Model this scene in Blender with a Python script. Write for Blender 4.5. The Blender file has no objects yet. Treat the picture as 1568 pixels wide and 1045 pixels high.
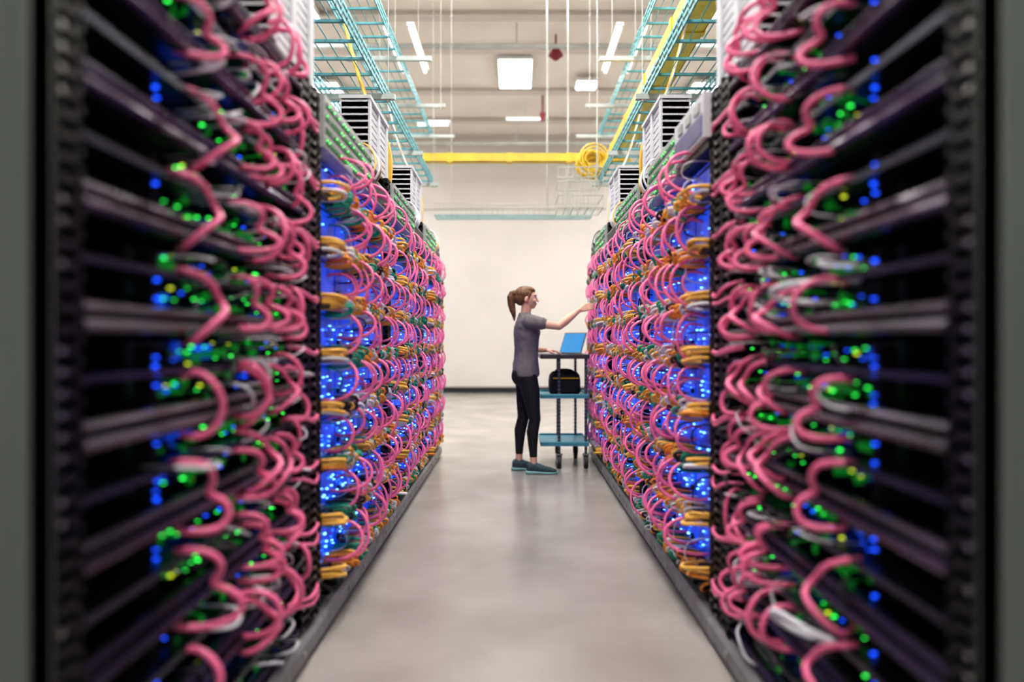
import bpy, math, random
from mathutils import Vector, Matrix
D = bpy.data
scene = bpy.context.scene
COL = scene.collection

# ------------------------------------------------------------------ materials
def mat(name, col, rough=0.5, metal=0.0, emit=None, es=0.0, var=0.0, vscale=8.0, bump=0.0, col2=None, sample=False):
    m = D.materials.new(name); m.use_nodes = True
    nt = m.node_tree; b = nt.nodes["Principled BSDF"]
    b.inputs["Base Color"].default_value = (*col, 1)
    b.inputs["Roughness"].default_value = rough
    b.inputs["Metallic"].default_value = metal
    if emit is not None:
        b.inputs["Emission Color"].default_value = (*emit, 1)
        b.inputs["Emission Strength"].default_value = es
        if not sample:
            try: m.cycles.emission_sampling = 'NONE'
            except Exception: pass
    if var > 0 or col2 is not None or bump > 0:
        tc = nt.nodes.new("ShaderNodeTexCoord")
        n = nt.nodes.new("ShaderNodeTexNoise"); n.inputs["Scale"].default_value = vscale
        n.inputs["Detail"].default_value = 3
        nt.links.new(tc.outputs["Object"], n.inputs["Vector"])
        r = nt.nodes.new("ShaderNodeValToRGB")
        r.color_ramp.elements[0].position = 0.3; r.color_ramp.elements[1].position = 0.7
        c2 = col2 if col2 is not None else tuple(min(1, c * (1 + var)) for c in col)
        c1 = col if col2 is not None else tuple(c * (1 - var) for c in col)
        r.color_ramp.elements[0].color = (*c1, 1); r.color_ramp.elements[1].color = (*c2, 1)
        nt.links.new(n.outputs["Fac"], r.inputs["Fac"])
        nt.links.new(r.outputs["Color"], b.inputs["Base Color"])
        if bump > 0:
            bp = nt.nodes.new("ShaderNodeBump"); bp.inputs["Strength"].default_value = bump
            bp.inputs["Distance"].default_value = 0.01
            nt.links.new(n.outputs["Fac"], bp.inputs["Height"])
            nt.links.new(bp.outputs["Normal"], b.inputs["Normal"])
    return m

M = {}
M['black'] = mat('black_metal', (0.009, 0.009, 0.011), 0.45, 0.3, var=0.3)
M['dark'] = mat('dark_interior', (0.004, 0.004, 0.006), 0.7, var=0.3)
M['tray'] = mat('tray_metal', (0.050, 0.044, 0.058), 0.27, 0.85, vscale=2.5, col2=(0.15, 0.125, 0.175))
M['traythin'] = mat('tray_thin_metal', (0.06, 0.06, 0.085), 0.35, 0.8, var=0.3)
M['steel'] = mat('brushed_steel', (0.42, 0.42, 0.42), 0.4, 0.8, var=0.15, vscale=20)
M['switch'] = mat('switch_face', (0.46, 0.49, 0.475), 0.45, 0.1, var=0.1, vscale=20)
M['violet'] = mat('violet_bezel', (0.10, 0.09, 0.26), 0.35, 0.2, var=0.2)
M['rail'] = mat('rail_grey', (0.25, 0.25, 0.255), 0.45, 0.3, var=0.2)
M['duct'] = mat('duct_grey_plastic', (0.70, 0.71, 0.75), 0.5, var=0.04)
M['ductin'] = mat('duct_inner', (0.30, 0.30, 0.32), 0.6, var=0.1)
M['endpanel'] = mat('end_panel_grey', (0.145, 0.165, 0.155), 0.55, var=0.06, vscale=2)
M['pcb'] = mat('circuit_board', (0.006, 0.015, 0.012), 0.5, var=0.6, vscale=30)
M['pink'] = mat('pink_cable', (1.0, 0.205, 0.40), 0.30, var=0.07, vscale=15)
M['orange'] = mat('orange_cable', (0.92, 0.34, 0.05), 0.4, var=0.1)
M['yellow'] = mat('yellow_cable', (0.92, 0.52, 0.10), 0.4, var=0.12)
M['green'] = mat('green_cable', (0.03, 0.40, 0.25), 0.4, var=0.1)
M['white'] = mat('white_cable', (0.78, 0.78, 0.84), 0.4, var=0.05)
M['blackc'] = mat('black_cable', (0.02, 0.02, 0.025), 0.4, var=0.1)
M['grn'] = mat('green_connector', (0.02, 0.42, 0.05), 0.4, emit=(0.02, 0.9, 0.08), es=0.11, var=0.1)  # connector plastic, with a faint green glow put in as emission
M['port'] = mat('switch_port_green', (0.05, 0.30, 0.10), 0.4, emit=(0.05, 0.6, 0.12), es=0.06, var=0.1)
M['ledg'] = mat('led_green', (0.1, 1, 0.2), 0.4, emit=(0.05, 1, 0.12), es=3, var=0.01)
M['ledb'] = mat('led_blue', (0.05, 0.15, 1), 0.4, emit=(0.015, 0.10, 1), es=3.2, var=0.01)
M['ledc'] = mat('led_blue_bright', (0.3, 0.5, 1), 0.4, emit=(0.12, 0.36, 1), es=6, var=0.01)
M['ledy'] = mat('led_yellow', (0.9, 1, 0.1), 0.4, emit=(0.7, 0.8, 0.05), es=2.0, var=0.01)
M['teal'] = mat('teal_tray', (0.13, 0.40, 0.45), 0.45, 0.1, var=0.15)
M['zinc'] = mat('zinc_strut', (0.50, 0.53, 0.51), 0.4, 0.4, var=0.1)
M['raceway'] = mat('yellow_raceway', (0.80, 0.56, 0.06), 0.45, var=0.1)
M['lamp'] = mat('lamp_diffuser', (1, 1, 1), 0.5, emit=(1, 0.965, 0.92), es=35, var=0.005, sample=True)
M['lamp2'] = mat('strip_lamp', (1, 1, 1), 0.5, emit=(1, 0.98, 0.95), es=1.2, var=0.005)
M['lampbody'] = mat('lamp_housing', (0.8, 0.8, 0.8), 0.4, var=0.02)
M['wallw'] = mat('wall_white_paint', (0.64, 0.62, 0.60), 0.8, var=0.04, vscale=0.8)
M['wallside'] = mat('wall_side_paint', (0.82, 0.80, 0.77), 0.8, var=0.03, vscale=0.8)
M['wallu'] = mat('wall_upper_paint', (0.60, 0.57, 0.54), 0.85, var=0.04, vscale=1.0)
M['ceil'] = mat('ceiling_paint', (0.90, 0.84, 0.76), 0.9, var=0.04, vscale=1.0)
M['beam'] = mat('ceiling_beam_paint', (0.72, 0.67, 0.61), 0.85, var=0.04, vscale=1.0)
M['base'] = mat('baseboard_rubber', (0.012, 0.013, 0.015), 0.6, var=0.1)
M['bell'] = mat('red_bell', (0.22, 0.02, 0.03), 0.4, var=0.1)

def concrete():
    m = D.materials.new('polished_concrete'); m.use_nodes = True
    nt = m.node_tree; b = nt.nodes["Principled BSDF"]
    tc = nt.nodes.new("ShaderNodeTexCoord")
    n1 = nt.nodes.new("ShaderNodeTexNoise"); n1.inputs["Scale"].default_value = 1.5; n1.inputs["Detail"].default_value = 4
    n1.inputs["Roughness"].default_value = 0.5
    n2 = nt.nodes.new("ShaderNodeTexNoise"); n2.inputs["Scale"].default_value = 3; n2.inputs["Detail"].default_value = 2
    nt.links.new(tc.outputs["Object"], n1.inputs["Vector"]); nt.links.new(tc.outputs["Object"], n2.inputs["Vector"])
    r = nt.nodes.new("ShaderNodeValToRGB")
    r.color_ramp.elements[0].position = 0.15; r.color_ramp.elements[0].color = (0.26, 0.243, 0.23, 1)
    r.color_ramp.elements[1].position = 0.85; r.color_ramp.elements[1].color = (0.47, 0.447, 0.428, 1)
    nt.links.new(n1.outputs["Fac"], r.inputs["Fac"]); nt.links.new(r.outputs["Color"], b.inputs["Base Color"])
    rr = nt.nodes.new("ShaderNodeMapRange"); rr.inputs[3].default_value = 0.18; rr.inputs[4].default_value = 0.28
    nt.links.new(n2.outputs["Fac"], rr.inputs[0]); nt.links.new(rr.outputs[0], b.inputs["Roughness"])
    return m
M['floor'] = concrete()

def bluepanel():
    m = D.materials.new('blue_glow_panel'); m.use_nodes = True
    nt = m.node_tree; b = nt.nodes["Principled BSDF"]
    tc = nt.nodes.new("ShaderNodeTexCoord")
    n = nt.nodes.new("ShaderNodeTexNoise"); n.inputs["Scale"].default_value = 6
    nt.links.new(tc.outputs["Object"], n.inputs["Vector"])
    r = nt.nodes.new("ShaderNodeValToRGB")
    r.color_ramp.elements[0].position = 0.36; r.color_ramp.elements[0].color = (0.002, 0.014, 0.13, 1)
    r.color_ramp.elements[1].position = 0.68; r.color_ramp.elements[1].color = (0.008, 0.070, 0.66, 1)
    nt.links.new(n.outputs["Fac"], r.inputs["Fac"])
    b.inputs["Base Color"].default_value = (0.012, 0.06, 0.45, 1); b.inputs["Roughness"].default_value = 0.35
    nt.links.new(r.outputs["Color"], b.inputs["Emission Color"]); b.inputs["Emission Strength"].default_value = 1.0  # patchy emission imitates blue LED light reflected off the panel
    try: m.cycles.emission_sampling = 'NONE'
    except Exception: pass
    return m
M['blue'] = bluepanel()

# ------------------------------------------------------------------ helpers
class MB:
    def __init__(s): s.v = []; s.f = []; s.m = []; s.mats = []
    def mi(s, k):
        if k not in s.mats: s.mats.append(k)
        return s.mats.index(k)
    def box(s, x0, x1, y0, y1, z0, z1, k):
        if x0 > x1: x0, x1 = x1, x0
        if y0 > y1: y0, y1 = y1, y0
        if z0 > z1: z0, z1 = z1, z0
        b = len(s.v)
        s.v += [(x0,y0,z0),(x1,y0,z0),(x1,y1,z0),(x0,y1,z0),(x0,y0,z1),(x1,y0,z1),(x1,y1,z1),(x0,y1,z1)]
        i = s.mi(k)
        for q in ((0,3,2,1),(4,5,6,7),(0,1,5,4),(1,2,6,5),(2,3,7,6),(3,0,4,7)):
            s.f.append(tuple(b + j for j in q)); s.m.append(i)
    def cyl(s, p0, p1, r, k, n=10, r1=None):
        p0 = Vector(p0); p1 = Vector(p1); d = (p1 - p0).normalized()
        a = d.orthogonal().normalized(); c = d.cross(a); b = len(s.v); i = s.mi(k)
        if r1 is None: r1 = r
        for p, rr in ((p0, r), (p1, r1)):
            for j in range(n):
                t = 2 * math.pi * j / n
                s.v.append(tuple(p + a * math.cos(t) * rr + c * math.sin(t) * rr))
        for j in range(n):
            s.f.append((b + j, b + (j + 1) % n, b + n + (j + 1) % n, b + n + j)); s.m.append(i)
        s.f.append(tuple(b + n - 1 - j for j in range(n))); s.m.append(i)
        s.f.append(tuple(b + n + j for j in range(n))); s.m.append(i)
    def loft(s, rings, k):
        b = len(s.v); n = len(rings[0]); i = s.mi(k)
        for r in rings: s.v += [tuple(p) for p in r]
        for a in range(len(rings) - 1):
            for j in range(n):
                s.f.append((b + a*n + j, b + a*n + (j+1) % n, b + (a+1)*n + (j+1) % n, b + (a+1)*n + j)); s.m.append(i)
        s.f.append(tuple(b + n - 1 - j for j in range(n))); s.m.append(i)
        s.f.append(tuple(b + (len(rings)-1)*n + j for j in range(n))); s.m.append(i)
    def obj(s, name, parent=None, smooth=False, bevel=0.0):
        me = D.meshes.new(name); me.from_pydata(s.v, [], s.f)
        for k in s.mats: me.materials.append(M[k])
        me.polygons.foreach_set("material_index", s.m)
        if smooth: me.polygons.foreach_set("use_smooth", [True] * len(s.f))
        me.update()
        o = D.objects.new(name, me); COL.objects.link(o)
        if parent: o.parent = parent
        if bevel > 0:
            bv = o.modifiers.new('bevel', 'BEVEL'); bv.width = bevel; bv.segments = 2
        return o

def empty(name):
    o = D.objects.new(name, None); COL.objects.link(o); o.empty_display_size = 0.1; return o

class CB:
    """bundle of cables: one curve object, many splines"""
    def __init__(s, name, keys):
        s.c = D.curves.new(name, 'CURVE'); s.c.dimensions = '3D'; s.c.bevel_depth = 0.001; s.c.bevel_resolution = 2
        s.c.resolution_u = 4; s.c.use_fill_caps = True; s.keys = keys; s.name = name
        for k in keys: s.c.materials.append(M[k])
    def add(s, pts, r, k, res=4, cyclic=False):
        sp = s.c.splines.new('NURBS'); sp.points.add(len(pts) - 1)
        for p, q in zip(sp.points, pts):
            p.co = (q[0], q[1], q[2], 1); p.radius = r * 1000
        sp.order_u = 4; sp.use_endpoint_u = not cyclic; sp.use_cyclic_u = cyclic
        sp.resolution_u = res; sp.material_index = s.keys.index(k); sp.use_smooth = True
    def obj(s, parent=None):
        o = D.objects.new(s.name, s.c); COL.objects.link(o)
        if parent: o.parent = parent
        return o

FX = 0.79
PITCH = 0.226
Z0 = 0.22
CZ = 5.948   # just below the ceiling

# ------------------------------------------------------------------ room
room = MB(); room.box(-7, 7, -3, 15.7, -0.1, 0, 'floor'); room.obj('floor')
w = MB(); w.box(-7, 7, 15.7, 15.9, 0, 4.25, 'wallw'); w.box(-7, 7, 15.72, 15.9, 4.25, 5.95, 'wallu'); w.obj('wall_back')
w = MB(); w.box(-7.2, -7, -3, 15.9, 0, 5.95, 'wallside'); w.obj('wall_left')
w = MB(); w.box(7, 7.2, -3, 15.9, 0, 5.95, 'wallside'); w.obj('wall_right')
w = MB(); w.box(-7.2, 7.2, -3, 15.9, 5.95, 6.1, 'ceil'); w.obj('ceiling')
w = MB(); w.box(-7, 7, 15.67, 15.7, 0, 0.13, 'base'); w.obj('baseboard_back')
w = MB(); w.box(-7, 7, 15.66, 15.72, 4.22, 4.27, 'wallu'); w.obj('trim_1')
for i, y in enumerate((8.3, 9.9, 11.05, 12.9, 14.6)):
    w = MB()
    w.box(-7, 7, y - 0.05, y + 0.05, 5.89, 5.95, 'beam'); w.box(-7, 7, y - 0.09, y + 0.09, 5.87, 5.89, 'beam')
    w.obj('ceiling_beam')
for (y, z, r) in ((10.2, 5.6, .035), (14.2, 5.3, .04)):
    w = MB(); w.cyl((-6.98, y, z), (6.98, y, z), r, 'zinc')
    for x in (-5, -2.5, 0.02, 2.5, 5): w.cyl((x, y, z), (x, y, CZ), 0.01, 'zinc')
    w.obj('sprinkler_pipe')

# ceiling lamps
def lamp(x, y, sx, sy, z=5.80):
    e = MB()
    e.box(x - sx/2, x + sx/2, y - sy/2, y + sy/2, z, z + 0.07, 'lampbody')
    e.box(x - sx/2 - .02, x + sx/2 + .02, y - sy/2 - .02, y + sy/2 + .02, z + 0.02, z + 0.05, 'lampbody')
    nx = 3
    for i in range(nx):
        a = x - sx/2 + sx * i / nx + 0.015; c = x - sx/2 + sx * (i + 1) / nx - 0.015
        e.box(a, c, y - sy/2 + 0.02, y + sy/2 - 0.02, z - 0.01, z, 'lamp')
    for dx in (-sx/2 + .03, sx/2 - .03):
        e.cyl((x + dx, y, z + .07), (x + dx, y, CZ), 0.006, 'zinc', 6)
    return e.obj('ceiling_light')
for (x, y, sx, sy) in [(0, 11.8, .56, 1.25), (1.28, 12.3, .36, .4), (0, 8.3, .56, 1.25), (0, 5.2, .8, 1.6), (0, 2.4, .8, 1.6),  # only the first two are known fixtures; the rest are added for room light
                       (-3.2, 9, .8, 1.6), (3.2, 9, .8, 1.6), (-3.2, 4.5, .8, 1.6), (3.2, 4.5, .8, 1.6),
                       (-3.6, 13, .8, 1.6), (3.6, 13, .8, 1.6), (0, -0.6, .8, 1.6)]:
    lamp(x, y, sx, sy)
def strip(x0, y0, x1, y1, z):
    e = MB()
    if abs(x1 - x0) > abs(y1 - y0):
        e.box(x0, x1, y0 - .035, y0 + .035, z, z + .03, 'lampbody'); e.cyl((x0 + .02, y0, z - .02), (x1 - .02, y0, z - .02), .02, 'lamp2')
    else:
        e.box(x0 - .035, x0 + .035, y0, y1, z, z + .03, 'lampbody'); e.cyl((x0, y0 + .02, z - .02), (x0, y1 - .02, z - .02), .02, 'lamp2')
    e.cyl(((x0+x1)/2, (y0+y1)/2, z + .03), ((x0+x1)/2, (y0+y1)/2, CZ), .002, 'zinc', 6)
    e.obj('strip_light')
for s in (-1, 1):
    strip(s*1.24, 6.5, s*1.24, 7.6, 4.2); strip(s*1.0, 6.5, s*1.0, 7.6, 4.2)
strip(-1.3, 8.98, -0.86, 8.98, 4.06)
strip(-0.2, 13.8, 0.62, 13.8, 5.7)

e = MB(); e.cyl((0.63, 10.6, CZ), (0.63, 10.6, 5.72), 0.015, 'bell'); e.cyl((0.63, 10.6, 5.72), (0.63, 10.6, 5.62), 0.06, 'bell', 16, 0.12); e.cyl((0.63, 10.6, 5.62), (0.63, 10.6, 5.55), 0.12, 'bell', 16, 0.03); e.obj('fire_bell')
e = MB(); e.cyl((0.53, 13.2, CZ), (0.53, 13.2, 5.6), 0.02, 'bell'); e.cyl((0.53, 13.2, 5.6), (0.53, 13.2, 5.45), 0.06, 'bell', 12, 0.04); e.obj('smoke_sensor')

# ------------------------------------------------------------------ overhead trays
def ladder_tray(name, xa, xb, z, y0, y1, k='teal', mesh=True):
    e = MB()
    for x in (xa, xb):
        for q in range(3): e.box(x - .004, x + .004, y0, y1, z + .045*q, z + .045*q + .022, k)
        y = y0
        while y < y1: e.box(x - .004, x + .004, y, y + .012, z, z + .112, k); y += .13
    y = y0 + .1
    while y < y1:
        e.box(xa, xb, y - .010, y + .010, z + .01, z + .026, k); y += 0.26
    n = 5
    for i in range(1, n):
        x = xa + (xb - xa) * i / n
        e.cyl((x, y0, z + .035), (x, y1, z + .035), .004, k, 6)
    return e.obj(name)
def trapeze(x0, x1, y, z, top=CZ, rods=True):
    e = MB(); e.box(x0, x1, y - .02, y + .02, z - .042, z - .002, 'zinc')
    if rods:
        for x in (x0 + .05, x1 - .05): e.cyl((x, y, z - .06), (x, y, top), .003, 'zinc', 6)
        for x in (x0 + .05, x1 - .05): e.cyl((x, y, z - .057), (x, y, z - .042), .014, 'zinc', 6)
    e.obj('trapeze_hanger')
for s in (-1, 1):
    a, b = sorted((s*0.97, s*1.42))
    ladder_tray('cable_ladder', a, b, 3.0, 1.2, 8.0)
    a2, b2 = sorted((s*1.12, s*1.5))
    ladder_tray('cable_ladder', a2, b2, 3.9, 1.6, 9.2)
    for y in (3.2, 5.0, 6.5, 7.8, 8.96):
        if y < 8.5:
            trapeze(min(s*.88, s*1.55), max(s*.88, s*1.55), y, 3.0, 3.84, y in (3.2, 5.0, 7.8))
        trapeze(min(s*.80, s*1.6), max(s*.80, s*1.6), y, 3.9, CZ, y in (5.0, 7.8))
def raceway(x0, x1, y0, y1, z, along='y'):
    e = MB(); t = .006; h = .10
    e.box(x0, x1, y0, y1, z, z + t, 'raceway')
    if along == 'y':
        e.box(x0, x0 + t, y0, y1, z, z + h, 'raceway'); e.box(x1 - t, x1, y0, y1, z, z + h, 'raceway')
        y = y0 + .3
        while y < y1: e.box(x0 - .01, x1 + .01, y, y + .06, z - .008, z + h + .004, 'raceway'); y += 1.0
    else:
        e.box(x0, x1, y0, y0 + t, z, z + h, 'raceway'); e.box(x0, x1, y1 - t, y1, z, z + h, 'raceway')
        x = x0 + .3
        while x < x1: e.box(x, x + .06, y0 - .01, y1 + .01, z - .008, z + h + .004, 'raceway'); x += .7
    return e.obj('fiber_raceway')
raceway(1.08, 1.30, 1.4, 8.0, 3.32)
raceway(-1.1, 1.30, 8.02, 8.12, 3.3, 'x')

# cross wire basket
e = MB()
zb = 2.74
for y in (8.4, 8.7):
    for z in (zb, zb + .06, zb + .14): e.cyl((-1.0, y, z), (0.95, y, z), .004, 'zinc', 6)
for i in range(5): e.cyl((-1.0, 8.4 + .075*i, zb), (0.95, 8.4 + .075*i, zb), .004, 'teal', 6)
x = -1.0
while x <= .96:
    for y in (8.4, 8.7): e.cyl((x, y, zb), (x, y, zb + .14), .003, 'zinc', 6)
    e.cyl((x, 8.4, zb), (x, 8.7, zb), .003, 'zinc', 6); x += .065
for xx in (-.8, .40, .66): e.cyl((xx, 8.55, zb), (xx, 8.55, CZ), .008 if xx > 0 else .003, 'zinc', 8)
e.obj('wire_basket_tray')
e = MB()
for z in (2.62, 2.75, 2.9, 3.05):
    for y in (7.3, 7.75): e.cyl((.46, y, z), (.94, y, z), .005, 'zinc', 6)
    for x in (.46, .94): e.cyl((x, 7.3, z), (x, 7.75, z), .005, 'zinc', 6)
for i in range(7):
    x = .46 + .08*i
    for y in (7.3, 7.75): e.cyl((x, y, 2.62), (x, y, 3.05), .004, 'zinc', 6)
    e.cyl((x, 7.3, 2.62), (x, 7.75, 2.62), .004, 'teal', 6)
for x in (.9,): e.cyl((x, 7.5, 3.05), (x, 7.5, CZ), .004, 'zinc', 6); e.cyl((x, 7.3, 3.05), (x, 7.75, 3.05), .006, 'zinc', 6)
e.obj('wire_basket_tray')
# yellow cable coil
random.seed(5)
cb = CB('fiber_cable_coil', ['raceway', 'yellow'])
for i in range(11):
    r = .15 + random.uniform(-.07, .04); cx = .89 + random.uniform(-.04, .04); cz = 3.27 + random.uniform(-.04, .04); yy = 7.86 + i*.012
    cb.add([(cx + r*math.cos(t*math.pi/4), yy, cz + r*math.sin(t*math.pi/4)) for t in range(8)], .009, 'raceway', 6, True)
for i in range(7):
    cb.add([(.80 + .02*i, 7.95, 3.42), (.74, 7.95, 3.33), (.84 + .02*i, 7.94, 3.10), (1.0, 7.9, 3.15 + .02*i), (1.12, 7.8, 3.35)], .008, 'raceway')
cb.obj()

# ------------------------------------------------------------------ racks
def rack(side, y0, y1, kind, seed):
    rnd = random.Random(seed)
    root = empty('server_rack')
    X = lambda d: side * (FX + d)
    def P(d, y, z): return (X(d), y, z)
    top = 2.2
    f = MB()
    f.box(X(.72), X(.74), y0, y1, .08, top, 'dark')
    f.box(X(.10), X(.74), y0, y0 + .015, .08, top, 'dark'); f.box(X(.10), X(.74), y1 - .015, y1, .08, top, 'dark')
    f.box(X(.03), X(.74), y0, y1, top - .02, top, 'black')
    f.box(X(.03), X(.74), y0, y1, .07, .09, 'black')
    pw = .09 if kind == 'A' else .05
    pA = (y0, y0 + pw); pB = (y1 - (.20 if kind == 'A' else .05), y1)
    for (a, b) in (pA, pB):
        wide = b - a > .12
        f.box(X(.0), X(.03), a, a + .015, .08, top, 'black'); f.box(X(0), X(.03), b - .015, b, .08, top, 'black')
        if wide: f.box(X(0), X(.03), (a + b)/2 - .01, (a + b)/2 + .01, .08, top, 'black')
        f.box(X(.045), X(.055), a, b, .08, top, 'black')
        z = .1
        while z < top - .03:
            f.box(X(0.0), X(.02), a, b, z, z + .018, 'black')
            if rnd.random() < .5: f.box(X(-.002), X(.001), a + .02, a + .035, z + .004, z + .014, 'steel')
            if wide and rnd.random() < .7: f.box(X(-.002), X(.001), b - .04, b - .022, z + .002, z + .015, 'steel')
            z += .038
    f.obj('rack_frame', root)
    b = MB()
    b.loft([[(X(-.03), y, .03), (X(-.03), y, .085), (X(-.015), y, .10), (X(.07), y, .10), (X(.07), y, .0), (X(0), y, 0)] for y in ((y0, y1) )], 'rail')
    for y in [y0 + .1 + .3*i for i in range(int((y1 - y0)/.3))]:
        b.cyl(P(-.035, y, .06), P(-.028, y, .06), .012, 'steel', 8)
    b.box(X(-.005), X(.6), y0 + .02, y1 - .02, 0.0, .028, 'black')
    b.obj('base_rail', root)

    tr = MB(); le = MB(); bd = MB()
    pk = CB('pink_cables', ['pink'])
    cc = CB('patch_cables', ['yellow', 'orange', 'green', 'white', 'blackc', 'grn'])
    def pink_loop(y, z, h, bul, dy, r=.0095, din=.06, jit=1.0):
        w = lambda a: rnd.uniform(-a, a)*jit
        pk.add([P(din, y, z), P(.0, y + w(.01), z + .025), P(-bul*1.05, y + dy*.2 + w(.02), z + .005 + w(.01)), P(-bul*1.42, y + dy*.5 + w(.02), z - h*.5),
                P(-bul*1.05, y + dy*.8 + w(.02), z - h*.97), P(.0, y + dy, z - h - .015), P(din, y + dy, z - h)], r, 'pink', 5)
    ya, yb = pA[1], pB[0]
    if kind == 'A':
        rows = 10
        for k in range(rows):
            z = Z0 - .13 + PITCH * k
            for (zz, hh, ou) in ((z, .028, .0), (z + .034, .024, .008)):
                n = 8; rings = []
                for y in (ya, yb):
                    rings.append([P(ou + .015 - .02*math.cos(2*math.pi*j/n)*1.0, y, zz + hh/2*1.15*math.sin(2*math.pi*j/n)) for j in range(n)])
                if side < 0: rings = [list(reversed(r)) for r in rings]
                tr.loft(rings, 'tray')
            tr.box(X(.02), X(.5), ya, yb, z - .006, z + .0, 'tray')
            if k == rows - 1: continue
            zt = z + .125
            tr.box(X(.01), X(.4), ya, yb, zt, zt + .005, 'traythin')
            tr.box(X(.005), X(.012), ya, yb, zt - .008, zt + .008, 'traythin')
            ys0 = ya + .40
            bd.box(X(.12), X(.14), ys0 - .06, yb, z + .045, z + .118, 'pcb'); bd.box(X(.12), X(.14), ys0 - .06, yb, z + .135, z + .195, 'pcb')
            for j in range(5):
                a = ys0 + .02 + rnd.uniform(0, .7); c = min(yb - .01, a + rnd.uniform(.03, .12)); zz = z + rnd.choice((.055, .145))
                bd.box(X(.105), X(.12), a, c, zz, zz + rnd.uniform(.02, .05), 'blue')  # emissive blocks paint a faint blue glow among the boards
            bd.box(X(.22), X(.24), ya, ya + .36, z + .05, z + .19, 'dark')
            y = ys0
            while y < yb - .03:
                for zz in (z + .06, z + .15):
                    q = rnd.random(); ww = rnd.uniform(.012, .03); hh = rnd.uniform(.012, .03)
                    if q < .30: le.box(X(.07), X(.12), y, y + ww, zz, zz + hh*.8, 'grn')
                    elif q < .45: le.box(X(.09), X(.12), y, y + ww, zz, zz + hh, 'steel')
                    elif q < .8: le.box(X(.08), X(.12), y, y + ww, zz, zz + hh, 'black')
                    for _ in range(2):
                        if rnd.random() < .42:
                            q2 = rnd.random(); kk = 'ledg' if q2 < .55 else ('ledb' if q2 < .88 else 'ledy')
                            yy = y + rnd.uniform(0, .04); z3 = zz + rnd.uniform(-.01, .04); l = rnd.uniform(.002, .0045)
                            le.box(X(.062), X(.07), yy, yy + l, z3, z3 + l, kk)
                y += rnd.uniform(.035, .06)
            for j in range(7):
                if rnd.random() < .5: continue
                yy = ya + .355 + rnd.uniform(-.005, .005); zz = z + .045 + .022*j
                le.box(X(.05), X(.06), yy, yy + .004, zz, zz + rnd.uniform(.003, .007), 'ledb')
            le.box(X(.06), X(.1), ya + .34, ya + .375, z + .04, z + .19, 'dark')
            for j in range(3):
                yy = ya + rnd.uniform(.40, .6); zz = z + rnd.uniform(.05, .19)
                le.box(X(.05), X(.06), yy, yy + .004, zz, zz + .005, 'ledy' if rnd.random() < .5 else 'ledg')
            for j in range(14):
                yy = rnd.uniform(ys0 + .02, yb); zz = z + rnd.uniform(.04, .19); r = rnd.uniform(.008, .014)
                o = rnd.uniform(.02, .06); tl = rnd.uniform(-.6, .6)
                cc.add([P(o + r*math.cos(t*math.pi/3)*math.sin(tl), yy + r*math.cos(t*math.pi/3)*math.cos(tl), zz + r*math.sin(t*math.pi/3)) for t in range(6)], .003, 'grn', 3, True)
                cc.add([P(o, yy + r, zz), P(o + .02, yy + r + .02, zz + .005), P(.10, yy + r + .04, zz)], .003, 'grn', 3)
            for j in range(13):
                yy = rnd.uniform(ys0, yb); h = rnd.uniform(-.04, .08); bl = rnd.uniform(.0, .055); zz = z + rnd.uniform(.06, .2); L = rnd.uniform(-.2, .2)
                if yy + L > yb: L = -L
                cc.add([P(.08, yy, zz), P(-bl, yy, zz + .01), P(-bl*1.2, yy + L/2, zz - h*.5 + rnd.uniform(-.03, .03)), P(-bl, yy + L, zz - h), P(.08, yy + L, zz - h)], rnd.choice((.0025, .003, .005)),
                       rnd.choice(('white', 'white', 'blackc', 'blackc', 'blackc')), 4)
            if rnd.random() < .22:
                yy = ya + .45
                cc.add([P(.06, yy - .02, z + .12), P(-.02, yy, z + .12), P(-.06, yy + .2, z + .13), P(-.07, yy + .27, z + .10), P(-.04, yy + .18, z + .075), P(.06, yy + .1, z + .07)], .008, 'white', 5)
        # pink clusters : three columns hanging over each shelf lip
        for k in range(rows):
            z = Z0 - .13 + PITCH * k
            for ci, yc in enumerate((ya + .44, ya + .77, ya + 1.02, ya + 1.16)):
                n = (1, 2, 2, 1)[ci]
                bm = (1.0, .95, .8, .5)[ci]
                for j in range(n):
                    yj = yc + rnd.uniform(-.03, .03) + (j - (n - 1)/2)*.06; h = rnd.uniform(.09, .15); zt2 = z + rnd.uniform(.09, .14)
                    if zt2 - h < .12: continue
                    r = rnd.choice((.0092, .0088, .0078)); bl = rnd.uniform(.05, .085)*bm
                    q = rnd.random()
                    if q < .5:
                        t1 = rnd.uniform(-.05, .0)
                        pk.add([P(.03, yj - .02 + t1, zt2 + .012), P(-.01, yj - .02 + t1, zt2 + .018), P(-bl*.9, yj - .01, zt2 + .005), P(-bl*.9, yj + .01, zt2 - h*.35),
                                P(-bl*.35, yj + .01, zt2 - h*.55), P(-bl*1.3, yj + .04, zt2 - h*.70), P(-bl*1.5, yj + .03, zt2 - h*1.15), P(-.03, yj + .0, zt2 - h*1.25), P(.03, yj - .02, zt2 - h*1.15)], r, 'pink', 5)
                    elif q < .75:
                        pink_loop(yj, zt2, h, bl, rnd.uniform(-.04, .04), r, .03)
                    else:
                        pk.add([P(.03, yj - .06, zt2 + .02), P(-.05*bm, yj - .04, zt2 + .01), P(-.03*bm, yj + .03, zt2 - h*.4), P(-bl*1.3, yj + .02, zt2 - h*.6), P(-bl, yj - .06, zt2 - h*.9), P(.0, yj - .05, zt2 - h*1.3), P(.04, yj, zt2 - h*1.2)], r, 'pink', 5)
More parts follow.
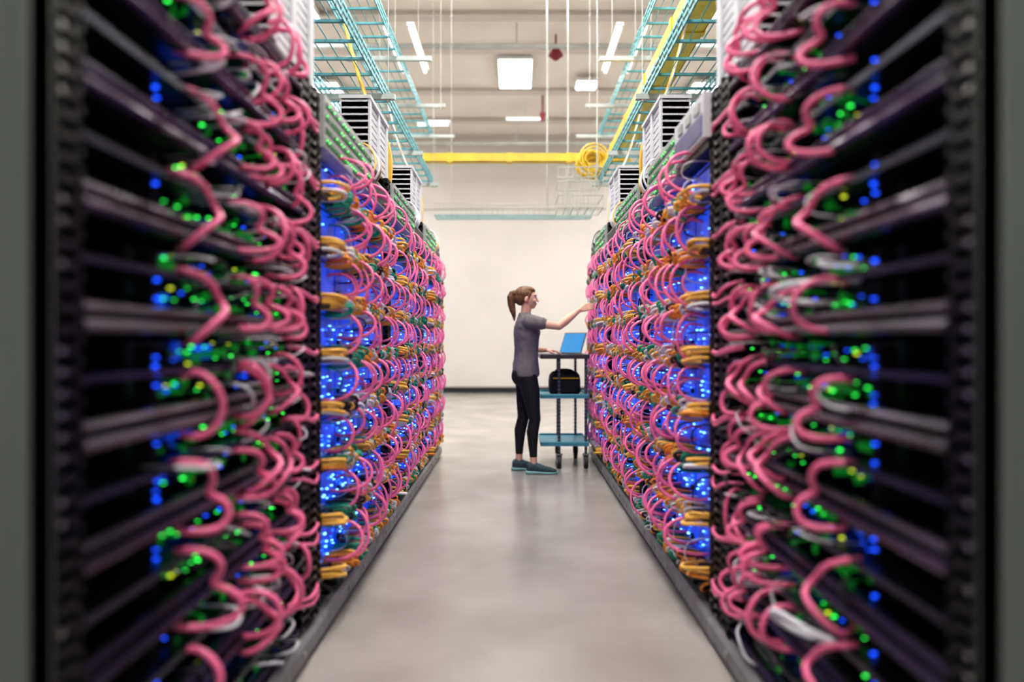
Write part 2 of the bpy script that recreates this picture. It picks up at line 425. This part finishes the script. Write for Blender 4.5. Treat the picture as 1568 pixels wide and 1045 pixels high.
        for k in range(9):
            z = Z0 + PITCH * k
            for j in range(2):
                zz = z + rnd.uniform(-.03, .03)
                pk.add([P(.03, yb - .08, zz + .03), P(-.01, yb - .02, zz + .025), P(-.02, yb + .06, zz), P(-.02, yb + .12, zz - .01 + rnd.uniform(-.03, .03)), P(-.01, yb + .20, zz + .01), P(.04, yb + .25, zz)], .0075, 'pink', 5)
    else:
        rows = 8
        L = yb - ya
        far = y0 > 4
        for k in range(rows):
            z = Z0 + PITCH * k
            tr.box(X(.01), X(.55), ya, yb, z - .012, z + .012, 'traythin')
            tr.box(X(.0), X(.012), ya, yb, z - .018, z + .018, 'black')
            ns = 4
            for j in range(ns):
                a = ya + L*j/ns + .010; c = ya + L*(j + 1)/ns - .010
                hgt = .20 if k < rows - 1 else .155
                bd.box(X(.04), X(.07), a, c, z + .02, z + hgt, 'blue')
                bd.box(X(.03), X(.04), a + .02, a + .05, z + .05, z + .07, 'black')
                bd.box(X(.034), X(.04), a, c, z + hgt - .022, z + hgt - .016, 'black')
                bd.box(X(.025), X(.04), a + .1, a + .14, z + .03, z + .05, 'steel')
                nl = 18 if k < 5 else 4
                for q in range(nl):
                    yy = rnd.uniform(a, c - .02); zz = z + .03 + .02*rnd.randint(0, 5) + rnd.uniform(0, .004); s1 = rnd.uniform(.004, .010); s2 = rnd.uniform(.003, .007)
                    le.box(X(.032), X(.04), yy, yy + s1, zz, zz + s2, 'ledc' if rnd.random() < .6 else 'ledb')
            for j in range(3):
                zz = z + .028 - .017*j + rnd.uniform(-.008, .008); bl = .06 + rnd.uniform(-.015, .018); w_ = .06 + rnd.uniform(-.015, .025)
                cc.add([P(.05, ya + .02, zz), P(-bl*.6, ya + .01, zz + .01), P(-bl*1.3, ya + .02 + w_*.4, zz + rnd.uniform(-.015, .015)), P(-bl*1.3, ya + .02 + w_*1.2, zz - .012), P(-bl*.5, ya + .04 + w_*1.7, zz - .018), P(.05, ya + .03 + w_*1.6, zz - .015)],
                       .008, 'yellow' if j < 2 else rnd.choice(('white', 'yellow', 'orange')), 5)
            y = ya + .17
            while y < yb - .06:
                kk = rnd.choice(('orange', 'orange', 'yellow', 'yellow', 'green', 'green', 'white', 'blackc', 'white'))
                for j in range(3):
                    zz = z + rnd.uniform(-.035, .035); bl = rnd.uniform(.045, .08 if not far else .058); w_ = rnd.uniform(.02, .06)
                    cc.add([P(.06, y, zz), P(-bl*.8, y, zz + .02), P(-bl*1.3, y + w_*.5, zz + rnd.uniform(-.02, .02)), P(-bl*.8, y + w_, zz - .035), P(.06, y + w_, zz - .03)],
                           rnd.choice((.004, .006, .007)), kk, 4)
                y += rnd.uniform(.035, .06)
            n = 9
            bmx = .105 if not far else (.07 if y0 < 5 else .06)
            for j in range(n):
                yj = ya + .22 + (L - .27) * j / (n - 1) + rnd.uniform(-.02, .02)
                pink_loop(yj, z + .185 + rnd.uniform(-.02, .02), .155 + rnd.uniform(-.04, .05), rnd.uniform(bmx*.6, bmx*1.05), rnd.uniform(-.09, .0), rnd.choice((.0078, .0072, .0062)), .05, .8)
                if rnd.random() < .3:
                    pink_loop(yj + .04, z + .12 + rnd.uniform(-.02, .02), .09 + rnd.uniform(-.02, .04), rnd.uniform(.04, .06), rnd.uniform(-.08, .08), .006)
            for j in range(5):
                yy = rnd.uniform(ya + .1, yb - .1); h = rnd.uniform(.05, .18); bl = rnd.uniform(.02, .06); zz = z + rnd.uniform(.1, .2)
                cc.add([P(.06, yy, zz), P(-bl, yy, zz + .01), P(-bl*1.3, yy + .03, zz - h*.5), P(-bl, yy + .05, zz - h), P(.06, yy + .05, zz - h)], .0035, rnd.choice(('white', 'white', 'blackc', 'green')), 4)
        for j in range(26):
            yy = rnd.uniform(ya, yb); bl = rnd.uniform(.01, .04)
            cc.add([P(.06, yy, .2), P(-bl, yy + .02, .19), P(-bl, yy + .05, .13), P(.02, yy + .1, .12), P(.06, yy + .12, .13)], .006, rnd.choice(('blackc', 'white', 'green', 'orange', 'blackc')), 4)
        # network switch on top
        zt = 1.975
        sw = MB()
        ys = ya - .02; ye = ya + L*.62
        if side > 0 and y0 < 4:
            sw.box(X(-.03), X(.5), ys, ys + .50, zt + .04, zt + .225, 'duct'); sw.box(X(-.034), X(-.03), ys + .02, ys + .48, zt + .055, zt + .14, 'violet')
            for q in range(3): sw.box(X(-.036), X(-.03), ys + .06 + q*.14, ys + .14 + q*.14, zt + .16, zt + .20, 'steel')
            sw.box(X(-.01), X(.5), ys, ys + .5, zt, zt + .035, 'black')
            ys += .52; ye = yb - .25
        sw.box(X(-.02), X(.5), ys, ye, zt, zt + .215, 'switch')
        for r in range(4):
            yy = ys + .02
            while yy < ye - .04:
                z1 = zt + .012 + r*.05
                sw.box(X(-.022), X(-.020), yy, yy + .022, z1, z1 + .026, 'black')
                sw.box(X(-.028), X(-.022), yy + .004, yy + .018, z1 + .004, z1 + .014, 'port' if rnd.random() < .8 else 'switch')
                if rnd.random() < .4: sw.box(X(-.026), X(-.022), yy + .008, yy + .012, z1 + .019, z1 + .023, 'ledg')
                yy += .038
        sw.box(X(-.01), X(.2), ye + .02, yb, zt, zt + .12, 'switch'); sw.box(X(-.012), X(-.01), ye + .03, yb - .01, zt + .01, zt + .11, 'black')
        sw.obj('network_switch', root)
        for j in range(7):
            yy = ye + rnd.uniform(.0, .18)
            cc.add([P(-.0, yy, zt + .10), P(-.04, yy, zt + .14), P(-.04, yy + .05, zt + .24), P(.05, yy + .08, zt + .33), P(.12, yy + .12, zt + .3)], .005, rnd.choice(('white', 'yellow', 'white', 'blackc')), 5)
    tr.obj('shelf_trays', root); bd.obj('server_boards', root); le.obj('status_leds', root)
    pk.obj(root); cc.obj(root)
    return root

SECT = [(1.16, 2.72, 'A'), (2.725, 4.28, 'B'), (4.285, 5.83, 'B'), (5.835, 7.08, 'B')]
for side in (-1, 1):
    for i, (a, b, k) in enumerate(SECT):
        rack(side, a, b, k, 11 + i*7 + (100 if side > 0 else 0))
    e = MB()
    e.box(side*.782, side*2.1, 1.10, 1.15, 0, 2.35, 'endpanel'); e.box(side*.782, side*.80, 1.095, 1.155, 0, 2.35, 'endpanel')
    e.obj('rack_end_panel')
    for (a, b, z0, z1) in ((2.3, 2.78, 2.22, 2.85), (3.85, 4.4, 2.21, 2.58), (5.4, 5.98, 2.21, 2.58)):
        e = MB()
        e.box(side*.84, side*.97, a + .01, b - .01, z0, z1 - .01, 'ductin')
        z = z0
        while z < z1 - .02:
            e.box(side*.830, side*.98, a, b, z, z + .028, 'duct'); z += .038
        nv = 2
        for j in range(nv + 1):
            y = a + (b - a - .05)*j/nv; e.box(side*.82, side*.99, y, y + .05, z0, z1, 'duct')
        e.box(side*.815, side*.995, a - .004, b + .004, z1 - .02, z1, 'duct')
        e.obj('finger_duct')
    cb = CB('fiber_drop_cables', ['yellow', 'raceway', 'white'])
    rnd = random.Random(3 + side)
    for (y, n) in ((4.6, 7), (6.2, 5)):
        for j in range(n):
            o = rnd.uniform(-.06, .06)
            cb.add([(side*.86, y + o, 2.2), (side*(.80 + rnd.uniform(0, .04)), y + o*2, 2.45), (side*.93, y + o*3, 2.7), (side*1.05, y + o, 2.9), (side*1.15, y + o, 3.33)], .006, rnd.choice(('raceway', 'yellow', 'white')))
    cb.obj()

# ------------------------------------------------------------------ cart
M['cartblue'] = mat('cart_shelf_blue', (0.10, 0.36, 0.46), 0.4, var=0.08)
M['cartpost'] = mat('cart_post', (0.10, 0.10, 0.11), 0.4, 0.6, var=0.2)
M['rubber'] = mat('caster_rubber', (0.03, 0.03, 0.032), 0.6, var=0.1)
M['bag'] = mat('bag_fabric', (0.012, 0.012, 0.014), 0.8, var=0.3, vscale=40, bump=0.3)
M['bagy'] = mat('bag_yellow', (0.7, 0.45, 0.02), 0.6, var=0.1)
M['screen'] = mat('laptop_screen', (0.02, 0.12, 0.3), 0.3, emit=(0.04, 0.26, 0.52), es=0.7, var=0.1)
M['laptop'] = mat('laptop_body', (0.2, 0.21, 0.22), 0.4, 0.5, var=0.05)
cart = empty('utility_cart')
e = MB()
cx0, cx1, cy0, cy1 = .235, .690, 6.36, 6.96
for z, h, k in ((.22, .03, 'cartblue'), (.665, .03, 'cartblue'), (1.035, .03, 'cartpost')):
    e.box(cx0, cx1, cy0, cy1, z, z + .012, k)
    e.box(cx0, cx1, cy0, cy0 + .012, z - .012, z + h, k); e.box(cx0, cx1, cy1 - .012, cy1, z - .012, z + h, k)
    e.box(cx0, cx0 + .012, cy0, cy1, z - .012, z + h, k); e.box(cx1 - .012, cx1, cy0, cy1, z - .012, z + h, k)
e.obj('shelves', cart, bevel=.004)
e = MB()
posts = ((.41, 6.385), (.66, 6.385), (.43, 6.93), (.61, 6.93))
for x, y in posts:
    e.cyl((x, y, .13), (x, y, 1.05), .013, 'cartpost', 12)
    for j in range(24): e.cyl((x, y, .16 + j*.036), (x, y, .164 + j*.036), .0145, 'steel', 12)
e.obj('posts', cart, smooth=False)
e = MB()
for x, y in posts:
    e.box(x - .03, x + .03, y - .03, y + .03, .125, .135, 'steel')
    e.box(x - .026, x - .020, y - .02, y + .02, .055, .13, 'steel'); e.box(x + .020, x + .026, y - .02, y + .02, .055, .13, 'steel')
    e.cyl((x - .017, y, .06), (x + .017, y, .06), .06, 'rubber', 20); e.cyl((x - .021, y, .06), (x + .021, y, .06), .022, 'steel', 12)
e.obj('casters', cart)
lap = empty('laptop')
a = math.radians(54); hc = Vector((.535, 6.68, 1.068)); hd = Vector((math.cos(a), -math.sin(a), 0)); nn = Vector((-math.sin(a), -math.cos(a), 0)); up = Vector((0, 0, 1))
def obox(o, c, ax, ay, az, k):
    b = len(o.v); i = o.mi(k)
    for sz in (-1, 1):
        for sx, sy in ((-1, -1), (1, -1), (1, 1), (-1, 1)): o.v.append(tuple(c + ax*sx + ay*sy + az*sz))
    fl = ax.cross(ay).dot(az) < 0
    for q in ((0,3,2,1),(4,5,6,7),(0,1,5,4),(1,2,6,5),(2,3,7,6),(3,0,4,7)):
        q = tuple(reversed(q)) if fl else q
        o.f.append(tuple(b + j for j in q)); o.m.append(i)
e = MB()
obox(e, hc + nn*.11 - up*.012, hd*.16, nn*.11, up*.008, 'laptop')
for r in range(5):
    for c in range(12):
        obox(e, hc + nn*(.03 + r*.02) + hd*(-.13 + c*.0236) - up*.003, hd*.009, nn*.008, up*.0015, 'black')
e.obj('keyboard_base', lap)
sd = (up*.2 - nn*.075).normalized(); sn = hd.cross(sd)
if sn.dot(nn) < 0: sn = -sn
e = MB(); obox(e, hc + sd*.108, hd*.16, sd*.108, sn*.004, 'laptop'); obox(e, hc + sd*.108 + sn*.0045, hd*.15, sd*.098, sn*.001, 'screen')
e.obj('display', lap)
bag = empty('tool_bag')
e = MB(); rings = []
for z, sx, sy in ((.68, .135, .12), (.70, .15, .135), (.80, .152, .135), (.86, .145, .12), (.89, .12, .09), (.90, .09, .05)):
    rings.append([(.475 + sx*(abs(math.cos(t))**.5)*(1 if math.cos(t) > 0 else -1), 6.62 + sy*(abs(math.sin(t))**.5)*(1 if math.sin(t) > 0 else -1), z) for t in [2*math.pi*(j + .5)/28 for j in range(28)]])
e.loft(rings, 'bag'); e.obj('bag_body', bag, smooth=True)
e = MB(); e.box(.36, .60, 6.478, 6.486, .83, .842, 'bagy'); e.box(.40, .55, 6.476, 6.487, .70, .80, 'bag'); e.obj('bag_trim', bag)
cb = CB('bag_handle', ['bag', 'bagy'])
for yy in (6.55, 6.69): cb.add([(.38, yy, .86), (.38, yy, .90), (.43, 6.62, .915), (.52, 6.62, .915), (.57, yy, .90), (.57, yy, .86)], .009, 'bag')
cb.add([(.37, 6.62, .893), (.43, 6.62, .908), (.52, 6.62, .908), (.58, 6.62, .893)], .006, 'bagy')
cb.obj(bag)

# ------------------------------------------------------------------ woman
M['skin'] = mat('skin', (0.74, 0.44, 0.32), 0.5, var=0.06, vscale=20)
M['shirt'] = mat('grey_tshirt', (0.17, 0.158, 0.163), 0.85, var=0.06, vscale=30, bump=0.1)
M['leg'] = mat('black_leggings', (0.008, 0.008, 0.01), 0.7, var=0.1)
M['hair'] = mat('brown_hair', (0.085, 0.035, 0.014), 0.5, vscale=60, col2=(0.24, 0.115, 0.05))
M['shoe'] = mat('shoe_teal_mesh', (0.05, 0.09, 0.10), 0.7, var=0.4, vscale=60)
M['sole'] = mat('shoe_sole', (0.25, 0.50, 0.48), 0.6, var=0.1)
M['lip'] = mat('lips', (0.50, 0.16, 0.14), 0.45, var=0.05)
M['eyew'] = mat('eye_white', (0.8, 0.8, 0.8), 0.3, var=0.02)
M['eyed'] = mat('eye_iris', (0.03, 0.02, 0.015), 0.3, var=0.02)
WY = 6.2
woman = empty('woman')
def W(x, y, z): return Vector((x, WY + y, z))
def tube(o, pts, k='skin', n=16, cap=True):
    P_ = [p for p, r in pts]; R = [r for p, r in pts]
    rings = []; d0 = (P_[1] - P_[0]).normalized()
    u = d0.orthogonal().normalized()
    seq = []
    for i in range(len(P_)):
        if i == 0: d = d0
        elif i == len(P_) - 1: d = (P_[i] - P_[i-1]).normalized()
        else: d = ((P_[i] - P_[i-1]).normalized() + (P_[i+1] - P_[i]).normalized()).normalized()
        seq.append(d)
    def add(c, d, r):
        nonlocal u
        u = (u - d*u.dot(d)).normalized(); v = d.cross(u)
        rings.append([c + u*r*math.cos(2*math.pi*j/n) + v*r*math.sin(2*math.pi*j/n) for j in range(n)])
    for t in (80, 55, 28): add(P_[0] - seq[0]*R[0]*math.sin(math.radians(t)), seq[0], R[0]*math.cos(math.radians(t)))
    for i in range(len(P_)): add(P_[i], seq[i], R[i])
    for t in (28, 55, 80): add(P_[-1] + seq[-1]*R[-1]*math.sin(math.radians(t)), seq[-1], R[-1]*math.cos(math.radians(t)))
    o.loft(rings, k)
def ell(o, c, r, k='skin', rot=0.0, n=20, m=12):
    rings = []
    Rm = Matrix.Rotation(rot, 3, 'Y')
    for i in range(m + 1):
        ph = -math.pi/2 + math.pi*i/m; ph = max(-1.54, min(1.54, ph))
        rings.append([c + Rm @ Vector((r[0]*math.cos(ph)*math.cos(2*math.pi*j/n), r[1]*math.cos(ph)*math.sin(2*math.pi*j/n), r[2]*math.sin(ph))) for j in range(n)])
    o.loft(rings, k)
def remesh(o, voxel, smooth_it, name, parent, assign=None, keys=None):
    ob = o.obj('tmp_' + name)
    md = ob.modifiers.new('r', 'REMESH'); md.mode = 'VOXEL'; md.voxel_size = voxel; md.use_smooth_shade = True
    sm = ob.modifiers.new('s', 'SMOOTH'); sm.iterations = smooth_it; sm.factor = .5
    bpy.context.view_layer.update()
    dg = bpy.context.evaluated_depsgraph_get()
    me = D.meshes.new_from_object(ob.evaluated_get(dg)); me.name = name
    D.objects.remove(ob)
    me.materials.clear()
    for k in (keys or ['skin']): me.materials.append(M[k])
    for p in me.polygons:
        p.use_smooth = True
        p.material_index = assign(p.center) if assign else 0
    n = D.objects.new(name, me); COL.objects.link(n); n.parent = parent
    return n

def torso_rings(o, spec, k):
    rings = []
    for z, cx, rx, ry in spec: rings.append([W(cx + rx*math.cos(t), ry*math.sin(t), z) for t in [2*math.pi*j/28 for j in range(28)]])
    o.loft(rings, k)

RS = W(.125, -.155, 1.365); RE = W(.385, -.20, 1.320); RWr = W(.565, -.14, 1.462)
LS = W(.085, .155, 1.365); LE = W(.09, .235, 1.115); LWr = W(.285, .225, 1.105)
b = MB()
torso_rings(b, ((.80, .10, .07, .12), (.84, .095, .105, .155), (.90, .09, .112, .162), (.98, .095, .10, .145), (1.06, .10, .088, .125), (1.16, .10, .093, .13), (1.26, .107, .105, .142),
                (1.34, .10, .088, .15), (1.39, .092, .06, .12), (1.42, .088, .045, .07)), 'skin')
ell(b, W(.055, -.075, .875), (.09, .082, .095)); ell(b, W(.055, .075, .875), (.09, .082, .095))
tube(b, [(W(.088, 0, 1.39), .050), (W(.095, 0, 1.45), .046), (W(.105, 0, 1.53), .047)])
ell(b, W(.095, 0, 1.600), (.090, .072, .080)); ell(b, W(.125, 0, 1.585), (.068, .064, .078))
ell(b, W(.130, 0, 1.545), (.060, .054, .058)); ell(b, W(.150, 0, 1.506), (.034, .032, .024))
ell(b, W(.1675, 0, 1.522), (.022, .025, .03))
tube(b, [(W(.186, 0, 1.590), .007), (W(.199, 0, 1.566), .009), (W(.207, 0, 1.552), .0105)], n=10)
ell(b, W(.186, 0, 1.531), (.012, .02, .006)); ell(b, W(.184, 0, 1.521), (.011, .018, .006))
ell(b, W(.183, .0, 1.607), (.014, .045, .010))
for s in (-1, 1):
    ell(b, W(.100, s*.070, 1.568), (.017, .010, .030), rot=.2)
    ell(b, W(.165, s*.032, 1.553), (.026, .022, .022))
tube(b, [(RS, .050), (RS.lerp(RE, .45), .043), (RE, .036), (RE.lerp(RWr, .3), .038), (RE.lerp(RWr, .75), .027), (RWr, .022)])
tube(b, [(LS, .050), (LS.lerp(LE, .45), .043), (LE, .036), (LE.lerp(LWr, .3), .038), (LE.lerp(LWr, .75), .027), (LWr, .022)])
def hand(o, w, d, palmn, side_v, bend):
    d = d.normalized(); palmn = palmn.normalized(); side_v = side_v.normalized()
    for s in (-.024, -.008, .008, .024):
        tube(o, [(w + d*.0, .015), (w + d*.045 + side_v*s*.8, .0135), (w + d*.083 + side_v*s, .011)], n=10)
    for s, L in ((-.028, .058), (-.0095, .072), (.0095, .078), (.028, .070)):
        base = w + d*.085 + side_v*s; p = base; pts = [(base, .0092)]; dd = d.copy()
        for q, rr in ((.42, .0088), (.32, .0080), (.26, .0068)):
            dd = (dd*math.cos(bend) + palmn*math.sin(bend)).normalized()
            p = p + dd*L*q; pts.append((p, rr))
        tube(o, pts, n=10)
    tb = w + d*.022 + side_v*.024 + palmn*.006
    tube(o, [(w + d*.02 + side_v*.012, .013), (tb + d*.02 + side_v*.016 + palmn*.006, .0115), (tb + d*.045 + side_v*.022 + palmn*.014, .0095), (tb + d*.064 + side_v*.018 + palmn*.022, .0078)], n=10)
hd_r = (Vector((.135, .03, .055)))
hand(b, RWr, hd_r, Vector((.25, .85, -.45)), Vector((-.35, .25, .9)), .28)
hand(b, LWr, Vector((1, -.05, -.10)), Vector((-.1, 0, -1)), Vector((0, -1, 0)), .22)
RH = W(.11, -.085, .86); RK = W(.175, -.09, .49); RA = W(.165, -.09, .10)
LH = W(.085, .085, .86); LK = W(.075, .085, .49); LA = W(.035, .085, .10)
def leg(H, K, A):
    bk = Vector((-.018, 0, 0))
    tube(b, [(H, .090), (H.lerp(K, .35) + Vector((.006, 0, 0)), .082), (H.lerp(K, .75), .064), (K, .053), (K.lerp(A, .3) + bk, .054), (K.lerp(A, .65) + bk*.6, .040), (A + Vector((0, 0, .02)), .031), (A + Vector((0, 0, -.03)), .032)], n=20)
leg(RH, RK, RA); leg(LH, LK, LA)
for A in (RA, LA): tube(b, [(A + Vector((-.01, 0, -.04)), .03), (A + Vector((.12, 0, -.065)), .025)])
def asg(c):
    if c.z < .155: return 0
    if c.z < .93: return 1
    return 0
def asg2(c):
    x, y, z = c.x, c.y - WY, c.z
    if abs(z - 1.526) < .0085 and x > .186 and abs(y) < .02: return 2
    return asg(c) if not (x > .26 and z > .9) else 0
remesh(b, .0042, 5, 'body', woman, asg2, ['skin', 'leg', 'lip'])
e = MB()
for s in (-1, 1):
    ell(e, W(.174, s*.031, 1.583), (.0115, .012, .008), 'eyew'); ell(e, W(.1815, s*.032, 1.583), (.005, .006, .0065), 'eyed')
    tube(e, [(W(.187, s*.018, 1.600), .003), (W(.184, s*.035, 1.604), .0034), (W(.172, s*.048, 1.601), .0022)], 'hair', 8)
    tube(e, [(W(.1845, s*.022, 1.5895), .0018), (W(.186, s*.032, 1.592), .002), (W(.178, s*.042, 1.589), .0016)], 'eyed', 6)
e.obj('eyes', woman, smooth=True)
s_ = MB()
torso_rings(s_, ((.872, .092, .124, .178), (.89, .092, .125, .178), (.95, .094, .120, .172), (1.03, .098, .110, .155), (1.10, .10, .107, .148), (1.18, .101, .110, .150), (1.26, .106, .120, .160),
                 (1.32, .104, .113, .166), (1.37, .096, .088, .160), (1.405, .090, .066, .125), (1.43, .089, .056, .075), (1.444, .09, .052, .056)), 'shirt')
RD = (RE - RS); LD = (LE - LS)
tube(s_, [(W(.11, -.11, 1.355), .064), (RS, .065), (RS + RD*.25, .060), (RS + RD*.46, .057), (RS + RD*.47, .050)], 'shirt')
tube(s_, [(W(.09, .11, 1.355), .064), (LS, .063), (LS + LD*.3, .058), (LS + LD*.55, .057), (LS + LD*.56, .05)], 'shirt')
so = remesh(s_, .005, 6, 'tshirt', woman, None, ['shirt'])
tx = D.textures.new('cloth_fold', 'CLOUDS'); tx.noise_scale = .10
dm = so.modifiers.new('folds', 'DISPLACE'); dm.texture = tx; dm.strength = .018; dm.mid_level = .42
h = MB()
ell(h, W(.082, 0, 1.612), (.094, .080, .081)); ell(h, W(.12, 0, 1.645), (.062, .062, .042)); ell(h, W(.055, 0, 1.585), (.068, .072, .075))
ell(h, W(-.012, 0, 1.628), (.026, .026, .026))
tube(h, [(W(-.005, 0, 1.632), .02), (W(-.030, 0, 1.625), .027), (W(-.042, 0, 1.59), .034), (W(-.036, .004, 1.53), .035), (W(-.024, .006, 1.47), .029), (W(-.012, .008, 1.42), .018), (W(-.008, .008, 1.375), .006)])
for s in (-1, 1): tube(h, [(W(.135, s*.064, 1.62), .012), (W(.125, s*.068, 1.59), .009), (W(.118, s*.068, 1.56), .004)], n=8)
remesh(h, .004, 4, 'hair', woman, None, ['hair'])
def shoe(A, yaw):
    e = MB(); f = Vector((math.cos(yaw), math.sin(yaw), 0)); l = Vector((-f.y, f.x, 0))
    o = Vector((A.x, A.y, 0)) - f*.055
    def sec(t, w_, z0, z1):
        n = 16; r = []
        for j in range(n):
            a_ = 2*math.pi*j/n; cx = math.cos(a_); sz = math.sin(a_)
            cx = (abs(cx)**.7)*(1 if cx > 0 else -1); sz = (abs(sz)**.7)*(1 if sz > 0 else -1)
            r.append(o + f*t + l*(w_*cx) + Vector((0, 0, (z0 + z1)/2 + (z1 - z0)/2*sz)))
        return r
    up_ = [(-.008, .020, .02, .075), (.0, .032, .02, .095), (.03, .037, .02, .108), (.075, .038, .02, .105), (.11, .038, .02, .088), (.16, .043, .02, .07), (.21, .044, .02, .056), (.245, .036, .02, .045), (.262, .018, .02, .034)]
    e.loft([sec(*q) for q in up_], 'shoe')
    so_ = [(-.016, .022, .004, .03), (-.005, .036, .0, .034), (.05, .039, .0, .032), (.11, .037, .002, .028), (.18, .046, .0, .026), (.235, .042, .002, .026), (.262, .028, .006, .028), (.272, .012, .012, .028)]
    e.loft([sec(*q) for q in so_], 'sole')
    for j in range(4):
        p = o + f*(.10 + j*.018) + Vector((0, 0, .097 - j*.008)); e.cyl(p - l*.018, p + l*.018, .003, 'sole', 6)
    e.obj('shoe', woman, smooth=True)
shoe(RA, -.05); shoe(LA, .05)

# ------------------------------------------------------------------ world, camera
wd = D.worlds.new('world'); scene.world = wd; wd.use_nodes = True
bg = wd.node_tree.nodes['Background']; bg.inputs[0].default_value = (1, 0.97, 0.95, 1); bg.inputs[1].default_value = 0.38
cam = D.cameras.new('camera'); co = D.objects.new('camera', cam); COL.objects.link(co)
co.location = (0, 0, 1.19); co.rotation_euler = (math.pi/2, 0, 0)
cam.lens = 24; cam.sensor_width = 36; cam.shift_x = -0.0032
cam.dof.use_dof = True; cam.dof.focus_distance = 4.6; cam.dof.aperture_fstop = 0.68
cam.clip_start = .05
scene.camera = co
scene.view_settings.view_transform = 'Standard'
try: scene.view_settings.look = 'Medium High Contrast'
except Exception: pass
